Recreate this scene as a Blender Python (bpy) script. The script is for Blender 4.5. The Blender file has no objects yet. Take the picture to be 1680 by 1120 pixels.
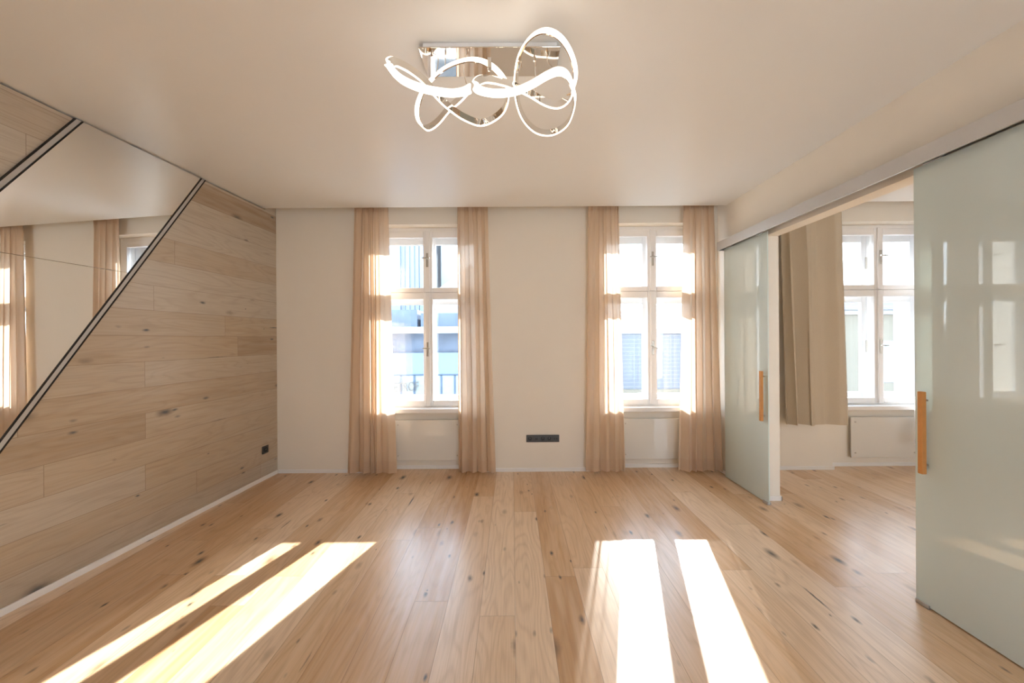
import bpy, bmesh, math, random
from mathutils import Vector, Matrix
random.seed(7)
SC = bpy.context.scene
COL = SC.collection
PI = math.pi

# ------------------------------------------------------------------ materials
class NT:
    """small node-tree helper"""
    def __init__(s, name):
        s.m = bpy.data.materials.new(name); s.m.use_nodes = True
        s.t = s.m.node_tree; s.t.nodes.clear()
        s.out = s.t.nodes.new('ShaderNodeOutputMaterial')
    def n(s, typ, **kw):
        nd = s.t.nodes.new(typ)
        for k, v in kw.items(): setattr(nd, k, v)
        return nd
    def put(s, sock, v):
        if v is None: return
        if hasattr(v, 'is_output') or isinstance(v, bpy.types.NodeSocket): s.t.links.new(v, sock)
        else: sock.default_value = v
    def math(s, op, a, b=None, c=None, clamp=False):
        nd = s.n('ShaderNodeMath', operation=op); nd.use_clamp = clamp
        for i, v in enumerate((a, b, c)):
            if v is not None: s.put(nd.inputs[i], v)
        return nd.outputs[0]
    def comb(s, x, y, z):
        nd = s.n('ShaderNodeCombineXYZ')
        for i, v in enumerate((x, y, z)): s.put(nd.inputs[i], v)
        return nd.outputs[0]
    def mix(s, f, a, b, blend='MIX'):
        nd = s.n('ShaderNodeMix', data_type='RGBA', blend_type=blend)
        s.put(nd.inputs[0], f); s.put(nd.inputs[6], a); s.put(nd.inputs[7], b)
        return nd.outputs[2]
    def ramp(s, f, stops, interp='LINEAR'):
        nd = s.n('ShaderNodeValToRGB'); cr = nd.color_ramp; cr.interpolation = interp
        while len(cr.elements) > 1: cr.elements.remove(cr.elements[-1])
        cr.elements[0].position = stops[0][0]; cr.elements[0].color = stops[0][1]
        for p, c in stops[1:]:
            e = cr.elements.new(p); e.color = c
        s.put(nd.inputs[0], f)
        return nd.outputs[0]
    def noise(s, vec, scale, detail=3, rough=.5, dist=0, out=0):
        nd = s.n('ShaderNodeTexNoise'); s.put(nd.inputs['Vector'], vec)
        nd.inputs['Scale'].default_value = scale; nd.inputs['Detail'].default_value = detail
        nd.inputs['Roughness'].default_value = rough; nd.inputs['Distortion'].default_value = dist
        return nd.outputs[out]
    def bump(s, h, strength, dist=.01):
        nd = s.n('ShaderNodeBump'); nd.inputs['Strength'].default_value = strength
        nd.inputs['Distance'].default_value = dist; s.put(nd.inputs['Height'], h)
        return nd.outputs[0]
    def bsdf(s, color, rough=.5, metal=0., spec=.5, normal=None, **kw):
        nd = s.n('ShaderNodeBsdfPrincipled')
        s.put(nd.inputs['Base Color'], color); s.put(nd.inputs['Roughness'], rough)
        nd.inputs['Metallic'].default_value = metal
        nd.inputs['Specular IOR Level'].default_value = spec
        if normal is not None: s.put(nd.inputs['Normal'], normal)
        for k, v in kw.items(): s.put(nd.inputs[k], v)
        return nd.outputs[0]
    def shade(s, sh):
        s.t.links.new(sh, s.out.inputs[0]); return s.m
    def mixs(s, f, a, b):
        nd = s.n('ShaderNodeMixShader'); s.put(nd.inputs[0], f)
        s.t.links.new(a, nd.inputs[1]); s.t.links.new(b, nd.inputs[2]); return nd.outputs[0]

def rgb(r, g, b): return (r, g, b, 1)

def plain(name, c, rough=.5, metal=0., spec=.5, var=.04, scale=14, bump=0.):
    k = NT(name)
    tc = k.n('ShaderNodeTexCoord').outputs['Object']
    nz = k.noise(tc, scale, 4)
    col = k.mix(nz, rgb(*[x*(1-var) for x in c]), rgb(*[min(1, x*(1+var)) for x in c]))
    nrm = k.bump(k.noise(tc, scale*9, 3), bump, .002) if bump else None
    return k.shade(k.bsdf(col, rough, metal, spec, nrm))

def planks(name, across, along, width, length, off, tones, knot_c, rough, spec, knot_amt=1., grain=1., seed=0., coat=.0):
    k = NT(name)
    sep = k.n('ShaderNodeSeparateXYZ'); k.t.links.new(k.n('ShaderNodeTexCoord').outputs['Object'], sep.inputs[0])
    u = sep.outputs[across]; v = sep.outputs[along]
    ur = k.math('DIVIDE', k.math('ADD', u, off), width)
    row = k.math('FLOOR', ur)
    wn = k.n('ShaderNodeTexWhiteNoise', noise_dimensions='1D'); k.put(wn.inputs['W'], k.math('ADD', row, seed))
    vs = k.math('ADD', k.math('DIVIDE', v, length), k.math('MULTIPLY', wn.outputs[0], 7.3))
    colm = k.math('FLOOR', vs)
    wid = k.n('ShaderNodeTexWhiteNoise', noise_dimensions='3D'); k.put(wid.inputs['Vector'], k.comb(row, colm, seed))
    idv = wid.outputs[0]
    idc = k.n('ShaderNodeSeparateColor'); k.t.links.new(wid.outputs[1], idc.inputs[0])
    # board-local coordinates, shifted per board so no two boards share a figure
    sh = k.math('MULTIPLY', idv, 37.)
    gv = k.comb(k.math('ADD', u, sh), v, sh)
    # figure: flowing cathedral rings
    low = k.noise(k.comb(k.math('MULTIPLY', k.math('ADD', u, sh), 5.), k.math('MULTIPLY', v, .8), sh), 1., 2, .5)
    ring = k.math('SINE', k.math('MULTIPLY', low, 95.))
    ring = k.math('POWER', k.math('ADD', k.math('MULTIPLY', ring, .5), .5), 3.)
    fine = k.noise(k.comb(k.math('MULTIPLY', k.math('ADD', u, sh), 170.), k.math('MULTIPLY', v, 5.), sh), 1., 3, .6)
    med = k.noise(k.comb(k.math('MULTIPLY', k.math('ADD', u, sh), 22.), k.math('MULTIPLY', v, 1.6), sh), 1., 3, .5)
    base = k.ramp(idv, tones)
    c = k.mix(k.math('MULTIPLY', ring, .20*grain), base, rgb(tones[0][1][0]*.62, tones[0][1][1]*.56, tones[0][1][2]*.52))
    c = k.mix(k.math('MULTIPLY', k.math('SUBTRACT', fine, .42, clamp=True), 1.0*grain, clamp=True), c, rgb(*[x*.66 for x in tones[0][1][:3]]))
    c = k.mix(k.math('MULTIPLY', k.math('SUBTRACT', med, .4, clamp=True), 1.2, clamp=True), c, tones[-1][1])
    # knots and filled cracks
    def knots(su, sv, r0, r1, gate, add):
        vo = k.n('ShaderNodeTexVoronoi', feature='F1'); 
        warp = k.noise(gv, 30, 2)
        k.put(vo.inputs['Vector'], k.comb(k.math('ADD', k.math('MULTIPLY', k.math('ADD', u, sh), su), k.math('MULTIPLY', warp, .10)),
                                          k.math('ADD', k.math('MULTIPLY', v, sv), k.math('MULTIPLY', warp, .05)), k.math('ADD', sh, add)))
        vo.inputs['Scale'].default_value = 1.
        sc = k.n('ShaderNodeSeparateColor'); k.t.links.new(vo.outputs['Color'], sc.inputs[0])
        g = k.math('LESS_THAN', sc.outputs[0], gate)
        rr = k.math('ADD', k.math('MULTIPLY', sc.outputs[1], r1-r0), r0)
        m = k.math('SUBTRACT', 1., k.math('DIVIDE', vo.outputs['Distance'], rr), clamp=True)
        return k.math('MULTIPLY', m, g)
    k1 = knots(6., 3., .07, .24, .80*knot_amt, 0.)
    k2 = knots(11., 5., .06, .20, .55*knot_amt, 4.)
    k3 = knots(12., .9, .04, .12, .45*knot_amt, 9.)
    halo = k.math('MULTIPLY', k.math('POWER', k1, .7), .45)
    c = k.mix(halo, c, rgb(tones[0][1][0]*.55, tones[0][1][1]*.46, tones[0][1][2]*.38))
    for kk, p in ((k1, 1.7), (k2, 1.2), (k3, .9)):
        c = k.mix(k.math('MULTIPLY', k.math('POWER', kk, p), 1.35, clamp=True), c, knot_c)
    # joints
    fu = k.math('FRACT', ur); fv = k.math('FRACT', vs)
    eu = k.math('MULTIPLY', k.math('MINIMUM', fu, k.math('SUBTRACT', 1., fu)), width)
    ev = k.math('MULTIPLY', k.math('MINIMUM', fv, k.math('SUBTRACT', 1., fv)), length)
    e = k.math('MINIMUM', eu, ev)
    line = k.math('SUBTRACT', 1., k.math('DIVIDE', e, .0022), clamp=True)
    c = k.mix(k.math('MULTIPLY', line, .62), c, rgb(tones[0][1][0]*.34, tones[0][1][1]*.27, tones[0][1][2]*.2))
    hgt = k.math('SUBTRACT', k.math('MULTIPLY', fine, .10), k.math('ADD', k.math('MULTIPLY', line, .5), k.math('MULTIPLY', ring, .08)))
    rg = k.math('ADD', k.math('MULTIPLY', fine, .12), rough-.06)
    return k.shade(k.bsdf(c, rg, 0, spec, k.bump(hgt, .35, .004), **{'Coat Weight': coat, 'Coat Roughness': .26}))

M = {}
M['oak_floor'] = planks('oiled_oak_planks', 0, 1, .188, 2.05, -.007+.188*40,
    [(0, rgb(.57, .325, .15)), (.3, rgb(.67, .42, .225)), (.65, rgb(.75, .515, .315)), (1, rgb(.84, .63, .44))],
    rgb(.05, .045, .04), .36, .5, 1.45, 1.05, 3., .75)
M['oak_wall'] = planks('grey_washed_oak_boards', 2, 1, .19, 2.1, .008+.19*10,
    [(0, rgb(.40, .295, .195)), (.25, rgb(.50, .39, .27)), (.6, rgb(.51, .43, .335)), (1, rgb(.56, .495, .41))],
    rgb(.10, .11, .12), .40, .5, .95, .9, 11., .4)
M['wall_paint'] = plain('cream_wall_paint', (.87, .82, .735), .75, 0, .25, .012, 5, .04)
M['ceiling_paint'] = plain('satin_ceiling_paint', (.86, .865, .86), .32, 0, .35, .006, 3)
M['white_ceiling'] = plain('white_ceiling_paint', (.86, .84, .81), .6, 0, .3, .01, 3)
M['white_paint'] = plain('white_gloss_joinery', (.92, .91, .905), .28, 0, .5, .01, 6)
M['niche_paint'] = plain('pale_niche_paint', (.82,.79,.73), .6, 0, .3, .012, 5, .03)
M['base_white'] = plain('white_skirting_lacquer', (.90, .885, .87), .35, 0, .5, .01, 8)
M['alu'] = plain('brushed_aluminium', (.60, .60, .60), .38, .85, .5, .03, 60)
M['rail_alu'] = plain('satin_aluminium_rail', (.60, .60, .60), .42, .55, .5, .02, 40)
M['black'] = plain('matt_black_edge', (.012, .011, .011), .5, 0, .4)
M['led_cover'] = plain('frosted_strip_cover', (.50, .485, .465), .35, 0, .4, .01)
M['socket'] = plain('anthracite_plastic', (.055, .052, .05), .38, 0, .5, .05, 50)
M['socket_dark'] = plain('dark_socket_well', (.018, .017, .017), .45, 0, .4)
M['steel'] = plain('satin_nickel', (.56, .53, .48), .3, .9, .5, .03, 60)
M['handle_wood'] = plain('varnished_alder', (.60, .27, .075), .4, 0, .45, .14, 30)
M['beige_cloth'] = plain('beige_blackout_cloth', (.60, .52, .405), .85, 0, .15, .05, 120, .3)
M['trunk'] = plain('winter_bark', (.30, .29, .30), .9)

def mk_chrome():
    k = NT('polished_chrome'); tc = k.n('ShaderNodeTexCoord').outputs['Object']
    return k.shade(k.bsdf(rgb(.80, .77, .73), k.math('MULTIPLY', k.noise(tc, 20, 2), .06), 1.))
M['chrome'] = mk_chrome()
def mk_mirror():
    k = NT('silvered_mirror'); tc = k.n('ShaderNodeTexCoord').outputs['Object']
    return k.shade(k.bsdf(k.mix(k.noise(tc, 2, 2), rgb(.86, .86, .845), rgb(.88, .88, .865)), .0, 1.))
M['mirror'] = mk_mirror()
def mk_pane():
    k = NT('clear_window_glass'); g = k.n('ShaderNodeNewGeometry')
    dt = k.n('ShaderNodeVectorMath', operation='DOT_PRODUCT'); k.t.links.new(g.outputs['Incoming'], dt.inputs[0]); k.t.links.new(g.outputs['Normal'], dt.inputs[1])
    fr = k.math('ADD', .035, k.math('MULTIPLY', .9, k.math('POWER', k.math('SUBTRACT', 1., k.math('ABSOLUTE', dt.outputs['Value']), clamp=True), 5.)))
    tr = k.n('ShaderNodeBsdfTransparent'); tr.inputs[0].default_value = rgb(.98, .985, .985)
    gl = k.n('ShaderNodeBsdfGlossy'); gl.inputs['Roughness'].default_value = 0.
    return k.shade(k.mixs(fr, tr.outputs[0], gl.outputs[0]))
M['pane'] = mk_pane()
def mk_frost():
    k = NT('pale_green_satin_glass'); tc = k.n('ShaderNodeTexCoord').outputs['Object']
    c = k.mix(k.noise(tc, 3, 2), rgb(.79, .90, .885), rgb(.81, .92, .905))
    d = k.bsdf(c, .015, 0, .95)
    tl = k.n('ShaderNodeBsdfRefraction'); tl.inputs['Color'].default_value = rgb(.80, .90, .83)
    tl.inputs['Roughness'].default_value = .3; tl.inputs['IOR'].default_value = 1.05
    return k.shade(k.mixs(.25, d, tl.outputs[0]))
M['frost'] = mk_frost()
def mk_panelglass():
    k = NT('white_heater_glass'); tc = k.n('ShaderNodeTexCoord').outputs['Object']
    return k.shade(k.bsdf(k.mix(k.noise(tc, 3, 2), rgb(.76, .74, .69), rgb(.78, .76, .71)), .03, 0, .55))
M['heater'] = mk_panelglass()
def mk_sheer(name, col, tcol, transp, tl):
    k = NT(name); sep = k.n('ShaderNodeSeparateXYZ')
    k.t.links.new(k.n('ShaderNodeTexCoord').outputs['UV'], sep.inputs[0])
    weave = k.noise(k.comb(k.math('MULTIPLY', sep.outputs[0], 60.), k.math('MULTIPLY', sep.outputs[1], 9.), 0.), 1., 3)
    c = k.mix(weave, rgb(*[x*.93 for x in col]), rgb(*[min(1, x*1.05) for x in col]))
    df = k.n('ShaderNodeBsdfDiffuse'); k.put(df.inputs[0], c)
    ts = k.n('ShaderNodeBsdfTranslucent'); ts.inputs[0].default_value = rgb(*tcol)
    tr = k.n('ShaderNodeBsdfTransparent'); tr.inputs[0].default_value = rgb(*[min(1, x**.35) for x in tcol])
    a = k.mixs(tl, df.outputs[0], ts.outputs[0])
    return k.shade(k.mixs(transp, a, tr.outputs[0]))
M['sheer'] = mk_sheer('tan_voile', (.75, .58, .425), (.88, .74, .59), .04, .27)
M['sheer_hem'] = mk_sheer('tan_voile_doubled', (.70, .53, .385), (.84, .68, .53), .02, .36)
M['white_sheer'] = mk_sheer('white_voile', (.86, .86, .86), (.92, .92, .93), .35, .5)
def mk_led():
    k = NT('lit_led_diffuser'); e = k.n('ShaderNodeEmission')
    e.inputs[0].default_value = rgb(1., .89, .75); e.inputs[1].default_value = 3.2
    return k.shade(e.outputs[0])
M['led'] = mk_led()

# exterior
def facade_grid(name, a, b, sx, sz, lw):
    k = NT(name); sep = k.n('ShaderNodeSeparateXYZ'); k.t.links.new(k.n('ShaderNodeTexCoord').outputs['Object'], sep.inputs[0])
    fx = k.math('FRACT', k.math('DIVIDE', sep.outputs[0], sx)); fz = k.math('FRACT', k.math('DIVIDE', sep.outputs[2], sz))
    l = k.math('MAXIMUM', k.math('LESS_THAN', fx, lw/sx), k.math('LESS_THAN', fz, lw/sz))
    return k.shade(k.bsdf(k.mix(l, rgb(*a), rgb(*b)), .8, 0, .05))
M['tile_wall'] = facade_grid('blue_grey_cladding_tiles', (.135, .145, .165), (.185, .195, .215), .5, .16, .022)
M['roof_tile'] = facade_grid('grey_violet_roof_tiles', (0.115, 0.115, 0.141), (0.164, 0.164, 0.183), .3, .22, .05)
M['blue_render'] = plain('light_blue_panel', (0.168, 0.215, 0.283), .5, var=.05, scale=.8, spec=.06)
M['dark_glazing'] = plain('dark_grey_glazing', (0.118, 0.148, 0.197), .15, var=.35, scale=2.2, spec=.06)
M['shop_glass'] = plain('pale_shop_glazing', (0.235, 0.270, 0.283), .1, var=.08, scale=1.2, spec=.06)
M['bar_blue'] = plain('blue_grey_mullion', (0.080, 0.114, 0.159), .5, spec=.06)
M['letter'] = plain('grey_sign_letter', (0.129, 0.129, 0.122), .5, spec=.06)
M['canopy'] = plain('white_canopy_sheet', (0.330, 0.342, 0.348), .5, spec=.06)
M['pale_block'] = plain('pale_tower_cladding', (0.332, 0.367, 0.396), .6, var=.05, scale=.4, spec=.06)
M['tower_blue'] = plain('blue_tower_glass', (0.237, 0.297, 0.385), .4, var=.1, scale=.5, spec=.06)
M['cream_house'] = plain('cream_house_render', (0.176, 0.160, 0.127), .8, var=.03, scale=1., spec=.06)
M['street'] = plain('pale_paving', (0.135, 0.135, 0.135), .9, var=.05, scale=.6, spec=.06)
M['outer_render'] = plain('outer_house_render', (.55, .53, .50), .9)

# ------------------------------------------------------------------ geometry helpers
def world(o):
    m = o.matrix_basis.copy()
    return world(o.parent) @ m if o.parent else m

class MB:
    def __init__(s): s.b = bmesh.new()
    def box(s, x0, x1, y0, y1, z0, z1, bev=0.):
        t = bmesh.new(); bmesh.ops.create_cube(t, size=1)
        for v in t.verts:
            v.co = Vector((x0+(v.co.x+.5)*(x1-x0), y0+(v.co.y+.5)*(y1-y0), z0+(v.co.z+.5)*(z1-z0)))
        if bev: bmesh.ops.bevel(t, geom=t.edges[:], offset=bev, segments=2, profile=.5, affect='EDGES')
        s.add(t); return s
    def add(s, t, mat=None):
        if mat is not None: bmesh.ops.transform(t, matrix=mat, verts=t.verts[:])
        me = bpy.data.meshes.new('tmp'); t.to_mesh(me); t.free()
        s.b.from_mesh(me); bpy.data.meshes.remove(me); return s
    def prism(s, poly, depth, mat):
        """poly in local XY, extruded along local Z"""
        t = bmesh.new()
        a = [t.verts.new((x, y, 0)) for x, y in poly]; b = [t.verts.new((x, y, depth)) for x, y in poly]
        n = len(poly)
        t.faces.new(a[::-1]); t.faces.new(b)
        for i in range(n): t.faces.new((a[i], a[(i+1) % n], b[(i+1) % n], b[i]))
        bmesh.ops.recalc_face_normals(t, faces=t.faces[:])
        return s.add(t, mat)
    def cyl(s, p, q, r, seg=16, r2=None):
        p, q = Vector(p), Vector(q); d = q-p; t = bmesh.new()
        bmesh.ops.create_cone(t, cap_ends=True, segments=seg, radius1=r, radius2=r if r2 is None else r2, depth=d.length)
        rot = d.to_track_quat('Z', 'Y').to_matrix().to_4x4()
        return s.add(t, Matrix.Translation((p+q)/2) @ rot)
    def tube(s, pts, r, seg=8, sub=6):
        pts = catmull([Vector(p) for p in pts], sub, False)
        t = bmesh.new(); rings = []
        up = Vector((.3, .2, 1)).normalized()
        for i, p in enumerate(pts):
            d = (pts[min(i+1, len(pts)-1)]-pts[max(i-1, 0)]).normalized()
            a = d.cross(Vector((0, 1, 0)) if abs(d.z) > .8 else up).normalized(); b = d.cross(a)
            rings.append([t.verts.new(p+(a*math.cos(2*PI*j/seg)+b*math.sin(2*PI*j/seg))*r) for j in range(seg)])
        for i in range(len(rings)-1):
            for j in range(seg):
                t.faces.new((rings[i][j], rings[i][(j+1) % seg], rings[i+1][(j+1) % seg], rings[i+1][j]))
        t.faces.new(rings[0][::-1]); t.faces.new(rings[-1])
        bmesh.ops.recalc_face_normals(t, faces=t.faces[:])
        for f in t.faces: f.smooth = True
        return s.add(t)
    def build(s, name, mat, parent=None, local=False, smooth=False):
        me = bpy.data.meshes.new(name); 
        if parent is not None and not local:
            bmesh.ops.transform(s.b, matrix=world(parent).inverted(), verts=s.b.verts[:])
        if smooth:
            for f in s.b.faces: f.smooth = True
        s.b.to_mesh(me); s.b.free()
        o = bpy.data.objects.new(name, me); me.materials.append(M[mat] if isinstance(mat, str) else mat)
        COL.objects.link(o)
        if parent is not None: o.parent = parent
        return o

def catmull(P, sub, closed):
    out = []; n = len(P)
    rng = range(n if closed else n-1)
    for i in rng:
        g = (lambda k: P[k % n]) if closed else (lambda k: P[max(0, min(n-1, k))])
        a, b, c, d = g(i-1), g(i), g(i+1), g(i+2)
        for j in range(sub):
            t = j/sub
            out.append(.5*((2*b)+(c-a)*t+(2*a-5*b+4*c-d)*t*t+(3*b-a-3*c+d)*t**3))
    if not closed: out.append(P[-1].copy())
    return out

def tag(o, label, cat, group=None, kind=None):
    if label: o['label'] = label
    if cat: o['category'] = cat
    if group: o['group'] = group
    if kind: o['kind'] = kind
    return o
def empty(name, loc=(0, 0, 0), rz=0.):
    o = bpy.data.objects.new(name, None); COL.objects.link(o)
    o.location = loc; o.rotation_euler = (0, 0, rz); o.empty_display_size = .1
    return o

# ------------------------------------------------------------------ dimensions (metres)
YB = 3.79                     # face of the window wall
H = 2.88                      # ceiling of the main room
XR, XR2 = 2.29, 2.41          # partition wall
WIN = [-.957, 1.602, 4.19]    # window axes
HW = .64                      # half width of a window niche
NZ = 2.749                    # soffit of the niches
LA = -math.atan(41/560)       # the boarded wall is a few degrees out of square
OPEN0, OPEN1, OPENZ = 1.86, 3.08, 2.385

# ------------------------------------------------------------------ shell
f = MB().box(-3.5, 6.2, -2.8, 3.9, -.12, 0).build('floor', 'oak_floor')
tag(f, 'knotty oak plank floor running towards the windows', 'floor', kind='structure')
c = MB().box(-3.5, XR, -2.8, 3.64, H, 3.1).box(-3.5, XR, 3.64, YB, 3.02, 3.1).build('ceiling', 'ceiling_paint')
tag(c, 'smooth satin cream ceiling of the main room', 'ceiling', kind='structure')
c = MB().box(XR2, 6.2, -2.8, 3.64, H+.03, 3.1).box(XR2, 6.2, 3.64, YB, 3.02, 3.1).build('ceiling', 'white_ceiling')
tag(c, 'white ceiling of the side room beyond the sliding doors', 'ceiling', kind='structure')

w = MB()
xs = [-3.4]
for cx in WIN: xs += [cx-HW, cx+HW]
xs.append(6.2)
for i in range(0, len(xs), 2): w.box(xs[i], xs[i+1], YB, 4.32, 0, 3.1)
for cx in WIN:
    w.box(cx-HW, cx+HW, YB, 4.32, NZ, 3.1)
    w.box(cx-HW, cx+HW, 3.89, 4.32, 0, .66)
o = w.build('wall_back', 'wall_paint'); tag(o, 'cream wall with tall window niches down to the floor', 'wall', kind='structure')

WL = empty('wall_left', (-2.89, 0, 0), LA); tag(WL, 'oak boarded left wall, grey washed horizontal boards', 'wall', kind='structure')
MB().box(-.1, 0, -2.8, 3.655, 0, H-.014).box(-.1, 0, 3.655, 3.82, 0, 3.02).build('cladding', 'oak_wall', WL, local=True)
MB().box(-.3, -.1, -2.9, 4.4, -.1, 3.1).build('light_seal_backing', 'wall_paint', WL, local=True)  # unseen backing, added to seal sky light out of the ceiling gap
w = MB().box(XR, XR2, -2.8, OPEN0, 0, 3.1).box(XR, XR2, OPEN1, YB, 0, 3.1).box(XR, XR2, OPEN0, OPEN1, OPENZ, 3.1)
o = w.build('wall_right', 'wall_paint'); tag(o, 'cream partition wall with the wide sliding door opening', 'wall', kind='structure')
o = MB().box(6.1, 6.3, -2.8, 4.3, -.1, 3.1).build('wall_side', 'wall_paint'); tag(o, 'far right wall of the side room', 'wall', kind='structure')
w = MB()
REAR_FILL = [(.4, 1.7), (3.6, 4.8)]          # unseen openings added to let fill daylight in from behind
xr = [-3.5]
for q in REAR_FILL: xr += list(q)
xr.append(6.3)
for i in range(0, len(xr), 2): w.box(xr[i], xr[i+1], -2.9, -2.7, -.1, 3.1)
for q in REAR_FILL: w.box(q[0], q[1], -2.9, -2.7, -.1, .12).box(q[0], q[1], -2.9, -2.7, 2.66, 3.1)
o = w.build('wall_rear', 'wall_paint'); tag(o, 'cream wall behind the viewer with added glazed openings for fill daylight', 'wall', kind='structure')

# skirtings
BH, BT = .04, .012
def lx(s): return -2.89*1 + 0.0732*s
b = MB()
b.box(-2.598, WIN[0]-HW-0, YB-BT, YB, 0, BH, .002).box(WIN[0]+HW, WIN[1]-HW, YB-BT, YB, 0, BH, .002)
for cx in WIN:
    b.box(cx-HW, cx+HW, 3.89-BT, 3.89, 0, BH, .002)
    b.box(cx-HW, cx-HW+BT, YB, 3.89, 0, BH, .002).box(cx+HW-BT, cx+HW, YB, 3.89, 0, BH, .002)
b.box(XR2+BT, WIN[2]-HW+BT, YB-BT, YB, 0, BH, .002).box(WIN[2]+HW, 6.1, YB-BT, YB, 0, BH, .002)
o = b.build('baseboard_back', 'base_white'); tag(o, 'low white skirting along the window wall', 'skirting', kind='structure')
BL = MB().box(0, BT, -2.75, 3.79, 0, BH, .002).build('baseboard_left', 'base_white', WL, local=True)
BL.parent = None; BL.location = (-2.89, 0, 0); BL.rotation_euler = (0, 0, LA)
tag(BL, 'low white skirting below the oak boarded wall', 'skirting', kind='structure')
b = MB().box(XR-BT, XR, OPEN1-BT, YB, 0, BH, .002).box(XR-BT, XR2+BT, OPEN1-BT, OPEN1, 0, BH, .002).box(XR2, XR2+BT, OPEN1-BT, YB, 0, BH, .002)
b.box(XR-BT, XR, -2.7, OPEN0+BT, 0, BH, .002).box(XR-BT, XR2+BT, OPEN0, OPEN0+BT, 0, BH, .002)
o = b.build('baseboard_right', 'base_white'); tag(o, 'low white skirting around the partition wall', 'skirting', kind='structure')

# ------------------------------------------------------------------ windows
def ring_box(mb, x0, x1, z0, z1, y0, y1, l, r, bt, tp, bev=.003):
    mb.box(x0, x0+l, y0, y1, z0, z1, bev).box(x1-r, x1, y0, y1, z0, z1, bev)
    mb.box(x0+l, x1-r, y0, y1, z0, z0+bt, bev).box(x0+l, x1-r, y0, y1, z1-tp, z1, bev)
def window(n, cx, tilt):
    wd = empty('window_%d' % n, (cx, 3.9, .70))
    tag(wd, ['white four light casement window at the left of the main room',
             'white four light casement window beside the sliding glass door',
             'white four light casement window in the side room'][n-1], 'window', kind='structure')
    L, R_ = cx-HW, cx+HW
    mb = MB(); ring_box(mb, L+.001, R_-.001, .70, NZ-.001, 3.905, 3.965, .05, .05, .015, .045)
    mb.box(cx-.03, cx+.03, 3.91, 3.965, .7, NZ-.03)
    mb.box(L+.04, R_-.04, 3.915, 3.965, 1.985, 2.025)
    mb.build('window_frame', 'white_paint', wd)
    mb = MB()   # lining of the box between the two glazings
    mb.box(L+.001, L+.02, 3.965, 4.045, .66, NZ-.001).box(R_-.02, R_-.001, 3.965, 4.045, .66, NZ-.001)
    mb.box(L+.02, R_-.02, 3.965, 4.045, NZ-.02, NZ-.001).box(L+.02, R_-.02, 3.965, 4.045, .66, .71)
    mb.build('lining', 'white_paint', wd)
    MB().box(L+.002, R_-.002, 3.782, 3.905, .655, .70, .004).build('window_sill', 'white_paint', wd)
    mb = MB()
    for z0, z1 in ((.715, 2.003), (2.009, 2.712)): mb.box(cx-.025, cx+.025, 3.876, 3.896, z0, z1, .006)
    mb.build('meeting_strip', 'white_paint', wd)
    for sx in (-1, 1):
        a, c_ = (cx-.592, cx-.001) if sx < 0 else (cx+.001, cx+.592)
        li, ri = (.062, .051) if sx < 0 else (.051, .062)
        for z0, z1, bt, tp in ((.716, 2.004, .058, .072), (2.008, 2.705, .054, .072)):
            mb = MB(); ring_box(mb, a, c_, z0, z1, 3.895, 3.94, li, ri, bt, tp, .005)
            s = mb.build('sash', 'white_paint', wd)
            MB().box(a+li-.004, c_-ri+.004, 3.917, 3.921, z0+bt-.004, z1-tp+.004).build('pane', 'pane', s)
    # lever handles on the meeting strip
    for zc, ang in ((2.372, 0.), (1.36, tilt)):
        hz = empty('handle_root', (cx, 3.876, zc)); 
        t = MB().box(cx-.013, cx+.013, 3.868, 3.876, zc-.08, zc+.08, .004).build('handle', 'steel', wd)
        bpy.data.objects.remove(hz)
        m = MB(); d = Vector((math.cos(ang), 0, -math.sin(ang)))
        p0 = Vector((cx-.006, 3.868, zc+.012)); p1 = p0+Vector((0, -.04, 0))
        m.cyl(p0, p1, .007).cyl(p1-d*.04, p1+d*.042, .0075).cyl(p1+Vector((0, .008, 0)), p1+Vector((0, -.008, 0)), .009)
        m.build('lever', 'steel', t, smooth=False)
    # outer casements
    mb = MB(); ring_box(mb, L+.001, R_-.001, .70, NZ-.001, 4.045, 4.09, .07, .07, .04, .06)
    mb.box(cx-.03, cx+.03, 4.05, 4.09, .7, NZ-.03).box(L+.04, R_-.04, 4.05, 4.09, 1.955, 2.0)
    mb.build('outer_frame', 'white_paint', wd)
    for sx in (-1, 1):
        a, c_ = (cx-.575, cx-.001) if sx < 0 else (cx+.001, cx+.575)
        for z0, z1 in ((.735, 1.965), (1.985, 2.70)):
            mb = MB(); ring_box(mb, a, c_, z0, z1, 4.035, 4.075, .056, .056, .06+.022*(z0 < 1), (.112 if z0 > 1 else .085), .004)
            s = mb.build('outer_sash', 'white_paint', wd)
            MB().box(a+.052, c_-.052, 4.055, 4.059, z0+.056, z1-.07).build('pane', 'pane', s)
        # espagnolette plate of the outer casement
    MB().box(cx-.012, cx+.012, 4.027, 4.035, 2.27, 2.41, .003).box(cx-.012, cx+.012, 4.027, 4.035, 1.29, 1.43, .003).build('handle', 'steel', wd)
    return wd
for i, (xa, xb) in enumerate(REAR_FILL):  # glazing of the added rear openings, there to brighten the window wall
    wd_ = empty('window_%d' % (i+4), ((xa+xb)/2, -2.8, .12)); tag(wd_, 'white glazed opening added behind the viewer for fill daylight', 'window', 'added fill daylight openings', 'structure')
    mb = MB(); ring_box(mb, xa, xb, .12, 2.66, -2.83, -2.77, .07, .07, .09, .07)
    mb.box((xa+xb)/2-.05, (xa+xb)/2+.05, -2.83, -2.77, .2, 2.6).build('window_frame', 'white_paint', wd_)
    MB().box(xa+.06, xb-.06, -2.803, -2.797, .2, 2.6).build('pane', 'pane', wd_)
for i, cx in enumerate(WIN): window(i+1, cx, (.02, .45, .02)[i])

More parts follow.
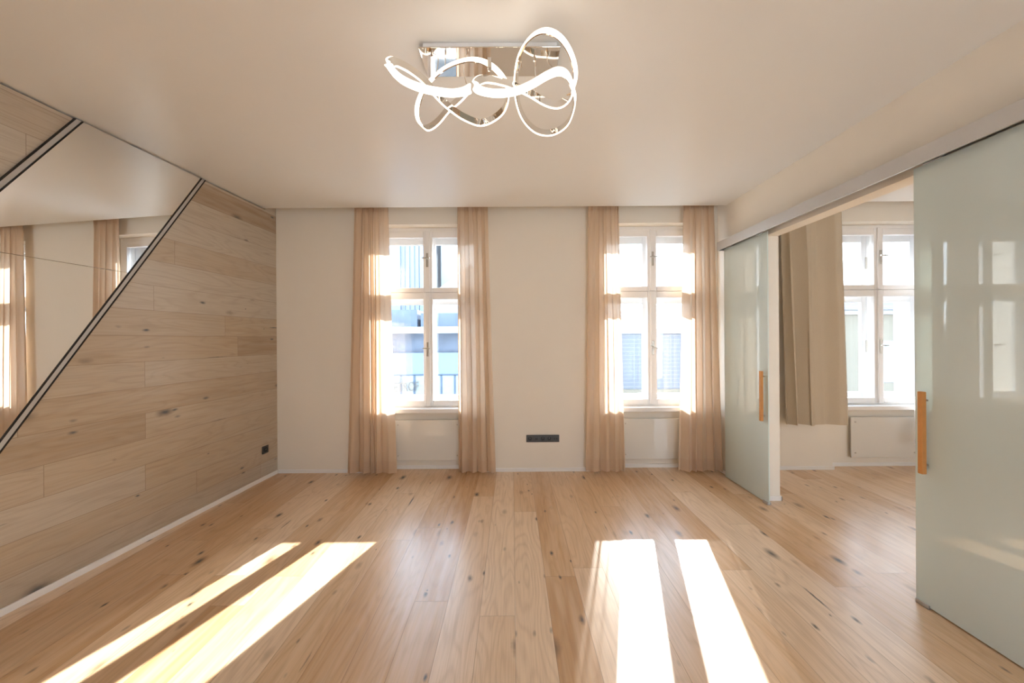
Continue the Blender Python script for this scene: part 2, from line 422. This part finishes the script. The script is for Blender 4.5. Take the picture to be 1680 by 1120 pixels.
# heating panels below the windows
def heater(cx, label):
    r = empty('radiant_heating_panel', (cx, 3.86, .11)); tag(r, label, 'heater', 'white glass heating panels under the windows')
    MB().box(cx-.378, cx+.378, 3.842, 3.854, .112, .565, .003).build('glass_front', 'heater', r)
    MB().box(cx-.30, cx+.30, 3.862, 3.89, .17, .50, .004).build('wall_bracket', 'base_white', r)
    for sx in (-1, 1):
        for z in (.165, .512):
            MB().cyl((cx+sx*.333, 3.862, z), (cx+sx*.333, 3.836, z), .0075).build('spacer_screw', 'steel', r)
heater(WIN[0], 'white glass heating panel under the left window of the main room')
heater(WIN[1], 'white glass heating panel under the window nearest the sliding door')
heater(WIN[2], 'white glass heating panel with visible corner screws, in the side room')

# ------------------------------------------------------------------ curtains
def sheet(x0t, x1t, x0b, x1b, yc, zt, zb, folds, at, ab, seed, rows=46, per=28, jitter=1., tail=0.):
    """hanging cloth as a pleated sheet; returns grid of points (rows top to bottom)"""
    rnd = random.Random(seed)
    n = folds*per
    ph = [rnd.uniform(0, 6.28) for _ in range(6)]
    wdt = [rnd.uniform(.4, 1.8) for _ in range(folds)]; tot = sum(wdt)
    amp = [rnd.uniform(.55, 1.2) for _ in range(folds)]
    skew = [rnd.choice((.6, .75, 1., 1.35, 1.7)) for _ in range(folds)]
    cum = [0]
    for q in wdt: cum.append(cum[-1]+q/tot)
    G = []
    for r in range(rows+1):
        v = r/rows
        x0 = x0t+(x0b-x0t)*v**1.15; x1 = x1t+(x1b-x1t)*v**1.15
        rowp = []
        for i in range(n+1):
            u = i/n
            k = min(folds-1, int(u*folds)); fu = u*folds-k
            uu = cum[k]+(cum[k+1]-cum[k])*fu
            # slow wander of each pleat down the drop
            uu += (.012*math.sin(3.1*v+ph[0]+7*u)+.008*math.sin(5.7*v+ph[1]+13*u))*math.sin(PI*u)*jitter
            a = (at+(ab-at)*min(1, v*1.6))*amp[k]
            th = 2*PI*fu; sk = skew[k]
            th2 = 2*PI*(fu**sk)
            y = yc+a*math.sin(th2)+.16*a*math.sin(3*th2+ph[2]+2.2*v)
            env = math.sin(PI*u)**.5 if 0 < u < 1 else 0
            x = x0+(x1-x0)*uu + .45*a*math.sin(2*th2+.4)*env
            # tight gathering at the heading
            g = max(0, 1-v*14)
            y += g*.010*math.sin(2*PI*u*folds*3+ph[3])+g*.006*math.sin(2*PI*u*folds*4.7+ph[5])
            z = zt+(zb-zt)*v + (tail*math.sin(2*PI*u*1.3+ph[4]) if r == rows else 0)
            rowp.append(Vector((x, y, z)))
        G.append(rowp)
    return G
def grid_mesh(G, r0, r1, push=0.):
    t = bmesh.new(); uv = t.loops.layers.uv.new('UVMap')
    V = [[t.verts.new(p+Vector((0, push, 0))) for p in row] for row in G[r0:r1+1]]
    nr = len(G)-1; nc = len(G[0])-1
    for i in range(len(V)-1):
        for j in range(nc):
            f_ = t.faces.new((V[i][j], V[i+1][j], V[i+1][j+1], V[i][j+1])); f_.smooth = True
            for l, (a, b_) in zip(f_.loops, ((i, j), (i+1, j), (i+1, j+1), (i, j+1))):
                l[uv].uv = (b_/nc, 1-(a+r0)/nr)
    mb = MB(); mb.b.free(); mb.b = t; return mb
def curtain(name, label, cat, G, mat, hem_mat, group=None, hem=2, head=2):
    p = G[0][len(G[0])//2]
    r = empty(name, (p.x, p.y, p.z)); tag(r, label, cat, group)
    nr = len(G)-1
    grid_mesh(G, 0, head).build('heading_tape', hem_mat, r)
    grid_mesh(G, head, nr-hem).build('drop', mat, r)
    grid_mesh(G, nr-hem, nr).build('hem', hem_mat, r)
    return r
g = 'tan sheer curtains on the main room windows'
curtain('sheer_curtain', 'tan sheer curtain left of the left window, nearest the boarded wall', 'curtain',
        sheet(-1.70, -1.335, -1.79, -1.255, 3.705, 2.985, .028, 5, .020, .036, 3), 'sheer', 'sheer_hem', g)
curtain('sheer_curtain', 'tan sheer curtain right of the left window, beside the multiple socket', 'curtain',
        sheet(-.585, -.255, -.585, -.185, 3.705, 2.985, .03, 4, .020, .036, 12), 'sheer', 'sheer_hem', g)
curtain('sheer_curtain', 'tan sheer curtain left of the second window, edge drifting inwards over the glass', 'curtain',
        sheet(.835, 1.165, .79, 1.22, 3.705, 2.985, .03, 4, .020, .036, 21), 'sheer', 'sheer_hem', g)
curtain('sheer_curtain', 'tan sheer curtain in the corner behind the sliding glass door', 'curtain',
        sheet(1.865, 2.195, 1.795, 2.27, 3.70, 2.985, .028, 5, .020, .034, 33), 'sheer', 'sheer_hem', g)
curtain('blackout_curtain', 'short opaque beige curtain in the side room, ending above the floor', 'curtain',
        sheet(2.90, 3.56, 2.965, 3.63, 3.685, 2.99, .525, 3, .04, .052, 5, tail=.004), 'beige_cloth', 'beige_cloth', None)
curtain('sheer_curtain', 'white sheer curtain in the side room, mostly hidden by the near glass door', 'curtain',
        sheet(4.46, 4.95, 4.34, 5.05, 3.70, 2.99, .30, 7, .018, .03, 8), 'white_sheer', 'white_sheer')
# rails in the ceiling slot
for x0, x1, lab in ((-1.9, 2.25, 'white curtain rail in the ceiling slot of the main room'), (2.5, 5.6, 'white curtain rail in the ceiling slot of the side room')):
    o = MB().box(x0, x1, 3.69, 3.72, 2.99, 3.02, .003).build('curtain_rail', 'base_white'); tag(o, lab, 'curtain rail')

# ------------------------------------------------------------------ mirror band and light profiles on the boarded wall
T60 = math.tan(math.radians(60))
def wallmat(xo):   # prism polygon (s, z) on the wall plane, extruded into the room
    return Matrix.Translation((xo, 0, 0)) @ Matrix(((0, 0, 1, 0), (1, 0, 0, 0), (0, 1, 0, 0), (0, 0, 0, 1)))
S1, S2 = 2.973, 2.168          # where the two profiles meet the ceiling
TOPZ, BOTZ = H-.010, BH+.002
def band(s_lo, s_hi, z0, z1):  # polygon between two 60 degree lines given by their ceiling positions
    f_ = lambda s, z: s-(H-z)/T60
    return [(f_(s_lo, z0), z0), (f_(s_hi, z0), z0), (f_(s_hi, z1), z1), (f_(s_lo, z1), z1)]
PW = .021                      # half of a profile's width measured along the ceiling
mr = empty('mirror_band', (-2.89, 0, 0), LA); tag(mr, 'slanted mirror band on the oak boarded wall reflecting the windows', 'mirror')
JZ = 1.955
for z0, z1 in ((BOTZ, JZ-.0015), (JZ+.0015, TOPZ)):
    MB().prism(band(S2+PW, S1-PW, z0, z1), .005, wallmat(.0005)).build('mirror_sheet', 'mirror', mr, local=True)
for s, lab in ((S1, 'slanted black edged light profile along the lower side of the mirror band'),
               (S2, 'slanted black edged light profile along the upper side of the mirror band')):
    r = empty('light_profile', (-2.89, 0, 0), LA); tag(r, lab, 'light strip', 'slanted profiles edging the mirror band')
    MB().prism(band(s-PW, s-PW+0.0085, BOTZ, TOPZ), .009, wallmat(.0005)).prism(band(s+PW-.0085, s+PW, BOTZ, TOPZ), .009, wallmat(.0005)).build('black_edge', 'black', r, local=True)
    MB().prism(band(s-PW+.0085, s+PW-0.0085, BOTZ, TOPZ), .006, wallmat(.0005)).build('cover_strip', 'led_cover', r, local=True)

# socket on the boarded wall
s0, z0 = 3.625, .318
r = empty('wall_socket', (-2.89, 0, 0), LA); tag(r, 'single dark grey socket on the oak boarded wall', 'socket')
MB().box(.0003, .010, s0-.040, s0+.040, z0-.040, z0+.040, .003).build('frame', 'socket', r, local=True)
m = MB().cyl((.0103, s0, z0), (.0112, s0, z0), .026, 28)
m.build('socket_well', 'socket_dark', r, local=True)
MB().cyl((.011, s0, z0+.004), (.018, s0, z0+.004), .003, 8).cyl((.011, s0-.009, z0), (.0118, s0-.009, z0), .003, 8).cyl((.011, s0+.009, z0), (.0118, s0+.009, z0), .003, 8).build('contacts', 'steel', r, local=True)

# five-gang strip on the window wall
x0, zc = .152, .366
r = empty('multiple_socket', (x0+.182, YB, zc)); tag(r, 'dark grey five gang socket strip low on the cream wall between the windows', 'socket')
MB().box(x0, x0+.364, YB-.010, YB-.0003, zc-.040, zc+.040, .003).build('frame', 'socket', r)
for i in range(5):
    cxs = x0+.040+i*.071
    if i in (0, 2, 3):
        s = MB().box(cxs-.0275, cxs+.0275, YB-.0125, YB-.0095, zc-.0275, zc+.0275, .002).build('socket_insert', 'socket', r)
        MB().cyl((cxs, YB-.0125, zc), (cxs, YB-.0134, zc), .0205, 26).build('socket_well', 'socket_dark', s)
        MB().cyl((cxs, YB-.013, zc+.008), (cxs, YB-.019, zc+.008), .0025, 8).build('pin', 'steel', s)
    else:
        s = MB().box(cxs-.0275, cxs+.0275, YB-.0125, YB-.0095, zc-.0275, zc+.0275, .002).build('data_insert', 'socket', r)
        m = MB()
        for q in ((-1, 1) if i == 4 else (0,)):
            w_ = .008 if i == 4 else .014
            m.box(cxs+q*.013-w_, cxs+q*.013+w_, YB-.0138, YB-.0124, zc-.010, zc+.006, .0005)
        m.build('port', 'socket_dark', s)

# ------------------------------------------------------------------ sliding glass doors
XG = 2.245
o = MB()
o.box(2.185, 2.197, -1.2, 3.625, 2.392, 2.482, .002).box(2.197, XR-.0005, -1.2, 3.625, 2.462, 2.482, .002)
rl = empty('door_rail', (2.24, 1.2, 2.43)); tag(rl, 'long satin aluminium sliding rail above the glass doors', 'rail')
o.build('cover_profile', 'rail_alu', rl)
MB().box(2.186, XR-.0005, 3.625, 3.631, 2.392, 2.482, .001).build('end_cap', 'alu', rl)
MB().box(2.225, 2.275, -1.2, 3.62, 2.43, 2.46).build('track', 'alu', rl)
def glass_door(n, y0, y1, hy, label):
    r = empty('door_%d' % n, (XG, (y0+y1)/2, 0)); tag(r, label, 'sliding door', kind='structure')
    MB().box(XG-.005, XG+.005, y0, y1, .008, 2.40, .0012).build('glass_panel', 'frost', r)
    for y in (y0+.09, y1-.09):
        MB().box(XG-.014, XG+.014, y-.04, y+.04, 2.398, 2.429, .002).build('hanger', 'alu', r)
    h = MB().box(2.2, 2.2245, hy-.0115, hy+.0115, .728, 1.172, .003).build('handle', 'handle_wood', r)
    m = MB()
    for z in (.775, 1.125): m.cyl((2.224, hy, z), (XG-.0045, hy, z), .006)
    m.build('handle_post', 'steel', h)
    return r
glass_door(1, 2.99, 3.60, 2.905+.13, 'pale green satin glass door slid to the far end, beside the window')
glass_door(2, 1.27, 1.90, 1.845, 'pale green satin glass door nearest the viewer')
for y, lab in ((3.02, 'small metal floor guide under the far glass door'), (1.865, 'small metal floor guide under the near glass door')):
    o = MB().box(XG-.016, XG-.0062, y-.03, y+.03, 0, .022, .0015).box(XG+.0062, XG+.016, y-.03, y+.03, 0, .022, .0015).box(XG-.016, XG+.016, y-.03, y+.03, 0, .006, .001).build('floor_guide', 'alu')
    tag(o, lab, 'floor guide', 'floor guides of the sliding doors')

# ------------------------------------------------------------------ ceiling light
CLX, CLY = -.097, 1.70
cl = empty('ceiling_light', (CLX, CLY, H)); tag(cl, 'lit chrome ceiling light of two looping white ribbons', 'ceiling light')
MB().box(-.416, .222, 1.622, 1.778, 2.852, H-.0005, .002).build('housing', 'base_white', cl)
MB().box(-.434, .238, 1.610, 1.790, 2.846, 2.852, .0015).build('mirror_plate', 'chrome', cl)
P1 = [(-0.508, 1.429, 2.615), (-0.473, 1.484, 2.6), (-0.388, 1.527, 2.59), (-0.281, 1.547, 2.585), (-0.229, 1.553, 2.592), (-0.198, 1.562, 2.608), (-0.189, 1.579, 2.63), (-0.204, 1.625, 2.655), (-0.247, 1.698, 2.67), (-0.32, 1.761, 2.66), (-0.394, 1.84, 2.645), (-0.46, 1.878, 2.635), (-0.488, 1.832, 2.635), (-0.476, 1.745, 2.65), (-0.422, 1.654, 2.675), (-0.361, 1.615, 2.71), (-0.284, 1.586, 2.74), (-0.182, 1.57, 2.755), (-0.098, 1.587, 2.745), (-0.033, 1.635, 2.715), (-0.011, 1.686, 2.675), (-0.048, 1.753, 2.635), (-0.146, 1.797, 2.61), (-0.231, 1.73, 2.595), (-0.299, 1.645, 2.595), (-0.352, 1.588, 2.62), (-0.391, 1.563, 2.655), (-0.436, 1.524, 2.67), (-0.476, 1.486, 2.67), (-0.501, 1.454, 2.655)]
P2 = [(-0.158, 1.557, 2.625), (-0.134, 1.548, 2.595), (-0.062, 1.545, 2.58), (0.019, 1.534, 2.58), (0.092, 1.508, 2.59), (0.157, 1.483, 2.61), (0.21, 1.477, 2.625), (0.257, 1.529, 2.645), (0.298, 1.631, 2.66), (0.324, 1.726, 2.66), (0.314, 1.853, 2.65), (0.265, 1.907, 2.635), (0.2, 1.915, 2.625), (0.129, 1.893, 2.635), (0.062, 1.814, 2.66), (0.03, 1.688, 2.69), (0.032, 1.59, 2.735), (0.056, 1.522, 2.765), (0.1, 1.475, 2.78), (0.155, 1.454, 2.78), (0.221, 1.484, 2.775), (0.275, 1.536, 2.745), (0.304, 1.595, 2.705), (0.294, 1.633, 2.655), (0.263, 1.646, 2.615), (0.223, 1.65, 2.6), (0.167, 1.65, 2.615), (0.093, 1.638, 2.65), (0.007, 1.632, 2.685), (-0.058, 1.619, 2.695), (-0.115, 1.594, 2.685), (-0.148, 1.566, 2.655)]
TILT1 = {9: (-.15, .1), 10: (-.5, .15), 11: (-.9, .1), 12: (-.9, .2), 13: (-.55, .35), 14: (-.2, .5), 15: (.05, .65), 16: (.1, .7), 17: (.15, .7), 18: (.2, .5), 19: (.2, .3), 20: (.1, .1)}
def tilt1(i): return TILT1.get(i, (0., 0.))
def tilt2(i): return (.42, .5) if 16 <= i <= 21 else ((.42, .22) if i in (15, 22, 23) else ((.15, .1) if 9 <= i <= 14 else (0., 0.)))
def ribbon(P, tilt, parent):
    sub = 12
    pts = catmull([Vector(p) for p in P], sub, True)
    tl = catmull([Vector((*tilt(i), 1)) for i in range(len(P))], sub, True)
    n = len(pts)
    for _ in range(4):
        pts = [(pts[i-1]+pts[i]*2+pts[(i+1) % n])/4 for i in range(n)]
        tl = [(tl[i-3]+tl[i-1]+tl[i]*2+tl[(i+1) % n]+tl[(i+3) % n])/6 for i in range(n)]
    def sweep(sec):
        t = bmesh.new(); rings = []
        for i in range(n):
            d = (pts[(i+1) % n]-pts[i-1]).normalized()
            w_ = (tl[i]-d*tl[i].dot(d)).normalized(); nn = d.cross(w_)
            rings.append([t.verts.new(pts[i]+nn*a+w_*b_) for a, b_ in sec])
        k = len(sec)
        for i in range(n):
            for j in range(k):
                f_ = t.faces.new((rings[i][j], rings[i][(j+1) % k], rings[(i+1) % n][(j+1) % k], rings[(i+1) % n][j])); f_.smooth = False
        bmesh.ops.recalc_face_normals(t, faces=t.faces[:])
        mb = MB(); mb.b.free(); mb.b = t; return mb
    b = sweep([(-.0055, -.0155), (-.0055, .0155), (.0005, .0155), (.0005, -.0155)]).build('ribbon', 'chrome', parent)
    for p in b.data.polygons: p.use_smooth = True
    b.data.set_sharp_from_angle(angle=.7)
    sweep([(0., -.0188), (0., .0188), (.005, .0184), (.0065, .017), (.0065, -.017), (.005, -.0184)]).build('diffuser', 'led', b)
ribbon(P1, tilt1, cl); ribbon(P2, tilt2, cl)
WR = [[(-0.376, 1.64, 2.848), (-0.343, 1.624, 2.81), (-0.345, 1.600, 2.718)],
      [(-0.308, 1.64, 2.848), (-0.306, 1.612, 2.8), (-0.302, 1.585, 2.735)],
      [(-0.204, 1.64, 2.848), (-0.222, 1.632, 2.77), (-0.211, 1.614, 2.69), (-0.196, 1.575, 2.64)],
      [(0.12, 1.674, 2.848), (0.121, 1.635, 2.77), (0.119, 1.625, 2.64)],
      [(0.178, 1.64, 2.848), (0.177, 1.603, 2.77), (0.196, 1.490, 2.64)],
      [(0.049, 1.685, 2.848), (0.053, 1.634, 2.77), (0.033, 1.600, 2.72)]]
for p in WR:
    s = MB().tube(p, .0022).build('support_wire', 'chrome', cl)
    MB().cyl(p[0], (p[0][0], p[0][1], 2.832), .006, 12).build('wire_socket', 'chrome', s)
MB().box(-.104, -.086, 1.566, 1.592, 2.716, 2.764, .002).build('clip', 'chrome', cl)

# ------------------------------------------------------------------ street outside
o = MB().box(-60, 70, 4.6, 80, -5.2, -5).build('ground', 'street'); tag(o, 'pale street paving below the windows', 'street', kind='structure')
def part(r, name, mat, *boxes):
    m = MB()
    for b_ in boxes: m.box(*b_)
    return m.build(name, mat, r)
YA = 14.
A = empty('office_building', (-4, YA, -5)); tag(A, 'light blue modern building with a glazed lettered storey, across the street', 'building')
part(A, 'body', 'blue_render', (-14, .2, YA, YA+5, -5, .93))
part(A, 'setback_storey', 'dark_glazing', (-14, .2, YA+.3, YA+5, .93, 1.72))
part(A, 'canopy', 'canopy', (-14, .4, YA-.5, YA+5, 1.72, 1.98))
part(A, 'upper_storey', 'dark_glazing', (-14, -4.05, YA+.6, YA+5, 1.98, 2.75), (-3.9, .2, YA+.6, YA+5, 1.98, 2.6))
part(A, 'shop_glazing', 'shop_glass', (-13, -.4, YA-.03, YA, -.85, .0))
for i in range(22):
    x = -12.8+i*.55
    part(A, 'mullion', 'bar_blue', (x-.035, x+.035, YA-.06, YA-.03, -.9, .02))
part(A, 'glazing_head', 'bar_blue', (-13, -.4, YA-.06, YA-.03, -.0, .05))
cu = bpy.data.curves.new('sign', 'FONT'); cu.body = 'ETROF'; cu.size = .5; cu.extrude = .01
to = bpy.data.objects.new('sign', cu); COL.objects.link(to)
dg = bpy.context.evaluated_depsgraph_get()
me = bpy.data.meshes.new_from_object(to.evaluated_get(dg)); bpy.data.objects.remove(to)
xs_ = [v.co.x for v in me.vertices]; ys_ = [v.co.y for v in me.vertices]
sx_, sy_ = 1.0/(max(xs_)-min(xs_)), .38/(max(ys_)-min(ys_))
for v in me.vertices:
    X = -4.82+(v.co.x-min(xs_))*sx_; Z = -.66+(v.co.y-min(ys_))*sy_+ (X+4.82)*.05
    v.co = world(A).inverted() @ Vector((X, YA-.10+v.co.z, Z))
so = bpy.data.objects.new('sign_lettering', me); me.materials.append(M['letter']); COL.objects.link(so); so.parent = A
so['label'] = 'grey letters ETROF'
Tw = empty('tower_block', (-9, 30, -5)); tag(Tw, 'pale high rise with vertical fins rising behind the lettered building', 'building')
part(Tw, 'body', 'pale_block', (-11.5, -7.1, 30, 36, -5, 12.5))
part(Tw, 'glass_bay', 'tower_blue', (-11.4, -9.7, 29.7, 30, 3, 12), (-8.0, -7.4, 29.7, 30, 3, 10.2))
for i in range(5): part(Tw, 'fin', 'tower_blue', (-9.4+i*.42, -9.34+i*.42, 29.8, 30, 3, 12))
T2 = empty('tower_block', (-5.4, 32, -5)); tag(T2, 'narrow pale high rise seen in the right panes of the left window', 'building')
part(T2, 'body', 'pale_block', (-6.6, -5.2, 32, 36, -5, 12.8))
m = MB().prism([(-6.2, 5.2), (-3.2, 7.4), (-1.4, 5.2)], 5, Matrix(((1, 0, 0, 0), (0, 0, 1, 27), (0, 1, 0, 0), (0, 0, 0, 1))))
rf = empty('gabled_house', (-3.8, 27, -5)); tag(rf, 'pale gabled house behind the canopy of the lettered building', 'building')
m.build('roof', 'pale_block', rf); part(rf, 'wall', 'pale_block', (-6, -1.6, 27.2, 31.8, -5, 5.25))
B = empty('tiled_building', (6, YA, -5)); tag(B, 'long blue grey building clad in small tiles, opposite the second window', 'building')
part(B, 'body', 'tile_wall', (2.6, 10.6, YA, YA+4, -.62, 1.66))
part(B, 'coping', 'canopy', (2.5, 10.7, YA-.08, YA+4, 1.66, 1.74))
part(B, 'plinth', 'cream_house', (2.6, 10.6, YA-.1, YA+4, -5, -.62))
Cn = empty('cream_house', (15, YA, -5)); tag(Cn, 'cream rendered house with grey violet tiled roof, opposite the side room', 'building')
part(Cn, 'body', 'cream_house', (11.5, 19, YA, YA+5, -5, 2.6))
m = MB().prism([(0, 2.55), (-.35, 2.55), (1.1, 3.12), (1.4, 3.12)], 7.9, Matrix(((0, 0, 1, 11.3), (1, 0, 0, YA), (0, 1, 0, 0), (0, 0, 0, 1))))
m.build('roof', 'roof_tile', Cn)
part(Cn, 'cornice', 'canopy', (11.4, 19.1, YA-.12, YA, 2.38, 2.55))
for x in (12.6, 15.2, 17.4):
    wn_ = part(Cn, 'window', 'tower_blue', (x, x+.75, YA-.02, YA, -.4, 1.3))
    part(Cn, 'shutter', 'bar_blue', (x+.72, x+.8, YA-.05, YA-.02, -.4, 1.3))
# bare winter trees beyond the tiled building
def tree(x, y, h, seed, label):
    rnd = random.Random(seed); r = empty('bare_tree', (x, y, -5)); tag(r, label, 'tree', 'bare trees beyond the tiled building')
    mt = MB().cyl((x, y, -5), (x, y, -5+h*.55), .14, 8, .09); mt.build('trunk', 'trunk', r)
    mb = MB()
    def grow(p, d, L, rad, lev):
        q = p+d*L; mb.cyl(p, q, rad, 5, rad*.6)
        if lev:
            for _ in range(4):
                nd = (d+Vector((rnd.uniform(-.6, .6), rnd.uniform(-.6, .6), rnd.uniform(-.05, .5)))).normalized()
                grow(p+d*L*rnd.uniform(.5, 1), nd, L*rnd.uniform(.55, .85), rad*.55, lev-1)
    for _ in range(5):
        grow(Vector((x, y, -5+h*rnd.uniform(.4, .55))), Vector((rnd.uniform(-.5, .5), rnd.uniform(-.5, .5), 1)).normalized(), h*.2, .055, 3)
    mb.build('branches', 'trunk', r)
tree(6.3, 21, 9.0, 3, 'bare tree left of the second window axis beyond the tiled building')
tree(11.5, 24, 8.4, 9, 'smaller bare tree further right beyond the tiled building')

# ------------------------------------------------------------------ light
wd = bpy.data.worlds.new('sky'); SC.world = wd; wd.use_nodes = True
t = wd.node_tree; t.nodes.clear()
bg = t.nodes.new('ShaderNodeBackground'); ow = t.nodes.new('ShaderNodeOutputWorld')
tcw = t.nodes.new('ShaderNodeTexCoord'); sp = t.nodes.new('ShaderNodeSeparateXYZ'); rp = t.nodes.new('ShaderNodeValToRGB')
t.links.new(tcw.outputs['Generated'], sp.inputs[0]); t.links.new(sp.outputs[2], rp.inputs[0])
rp.color_ramp.elements[0].position = 0.; rp.color_ramp.elements[0].color = (.80, .895, 1, 1)
rp.color_ramp.elements[1].position = .7; rp.color_ramp.elements[1].color = (.58, .77, 1, 1)
t.links.new(rp.outputs[0], bg.inputs[0]); bg.inputs[1].default_value = 8.5
t.links.new(bg.outputs[0], ow.inputs[0])
AZ, EL = math.atan(.3335), math.radians(27.3)
sd = Vector((-math.sin(AZ)*math.cos(EL), -math.cos(AZ)*math.cos(EL), -math.sin(EL)))
sl = bpy.data.lights.new('sun', 'SUN'); sl.energy = 28.; sl.angle = math.radians(.6); sl.color = (1., .98, .955)
so = bpy.data.objects.new('sun', sl); so.rotation_euler = sd.to_track_quat('-Z', 'Y').to_euler(); so.location = (4, 9, 8); COL.objects.link(so)

# ------------------------------------------------------------------ camera
cd = bpy.data.cameras.new('camera'); cd.sensor_width = 36.; cd.lens = 12.0; cd.shift_y = -4/1680; cd.clip_start = .02; cd.clip_end = 300
co = bpy.data.objects.new('camera', cd); co.location = (0, 0, 1.47); co.rotation_euler = (PI/2, .0065, 0); COL.objects.link(co)
SC.camera = co
SC.view_settings.view_transform = 'Standard'; SC.view_settings.look = 'None'
SC.view_settings.gamma = 1.; SC.view_settings.use_curve_mapping = False
SC.view_settings.exposure = 0.12
cy = SC.cycles
cy.max_bounces = 12; cy.diffuse_bounces = 6; cy.glossy_bounces = 6; cy.transparent_max_bounces = 24; cy.transmission_bounces = 8
cy.sample_clamp_indirect = 12.; cy.caustics_reflective = False; cy.caustics_refractive = False
cy.use_denoising = True; cy.use_adaptive_sampling = True; cy.adaptive_threshold = .025
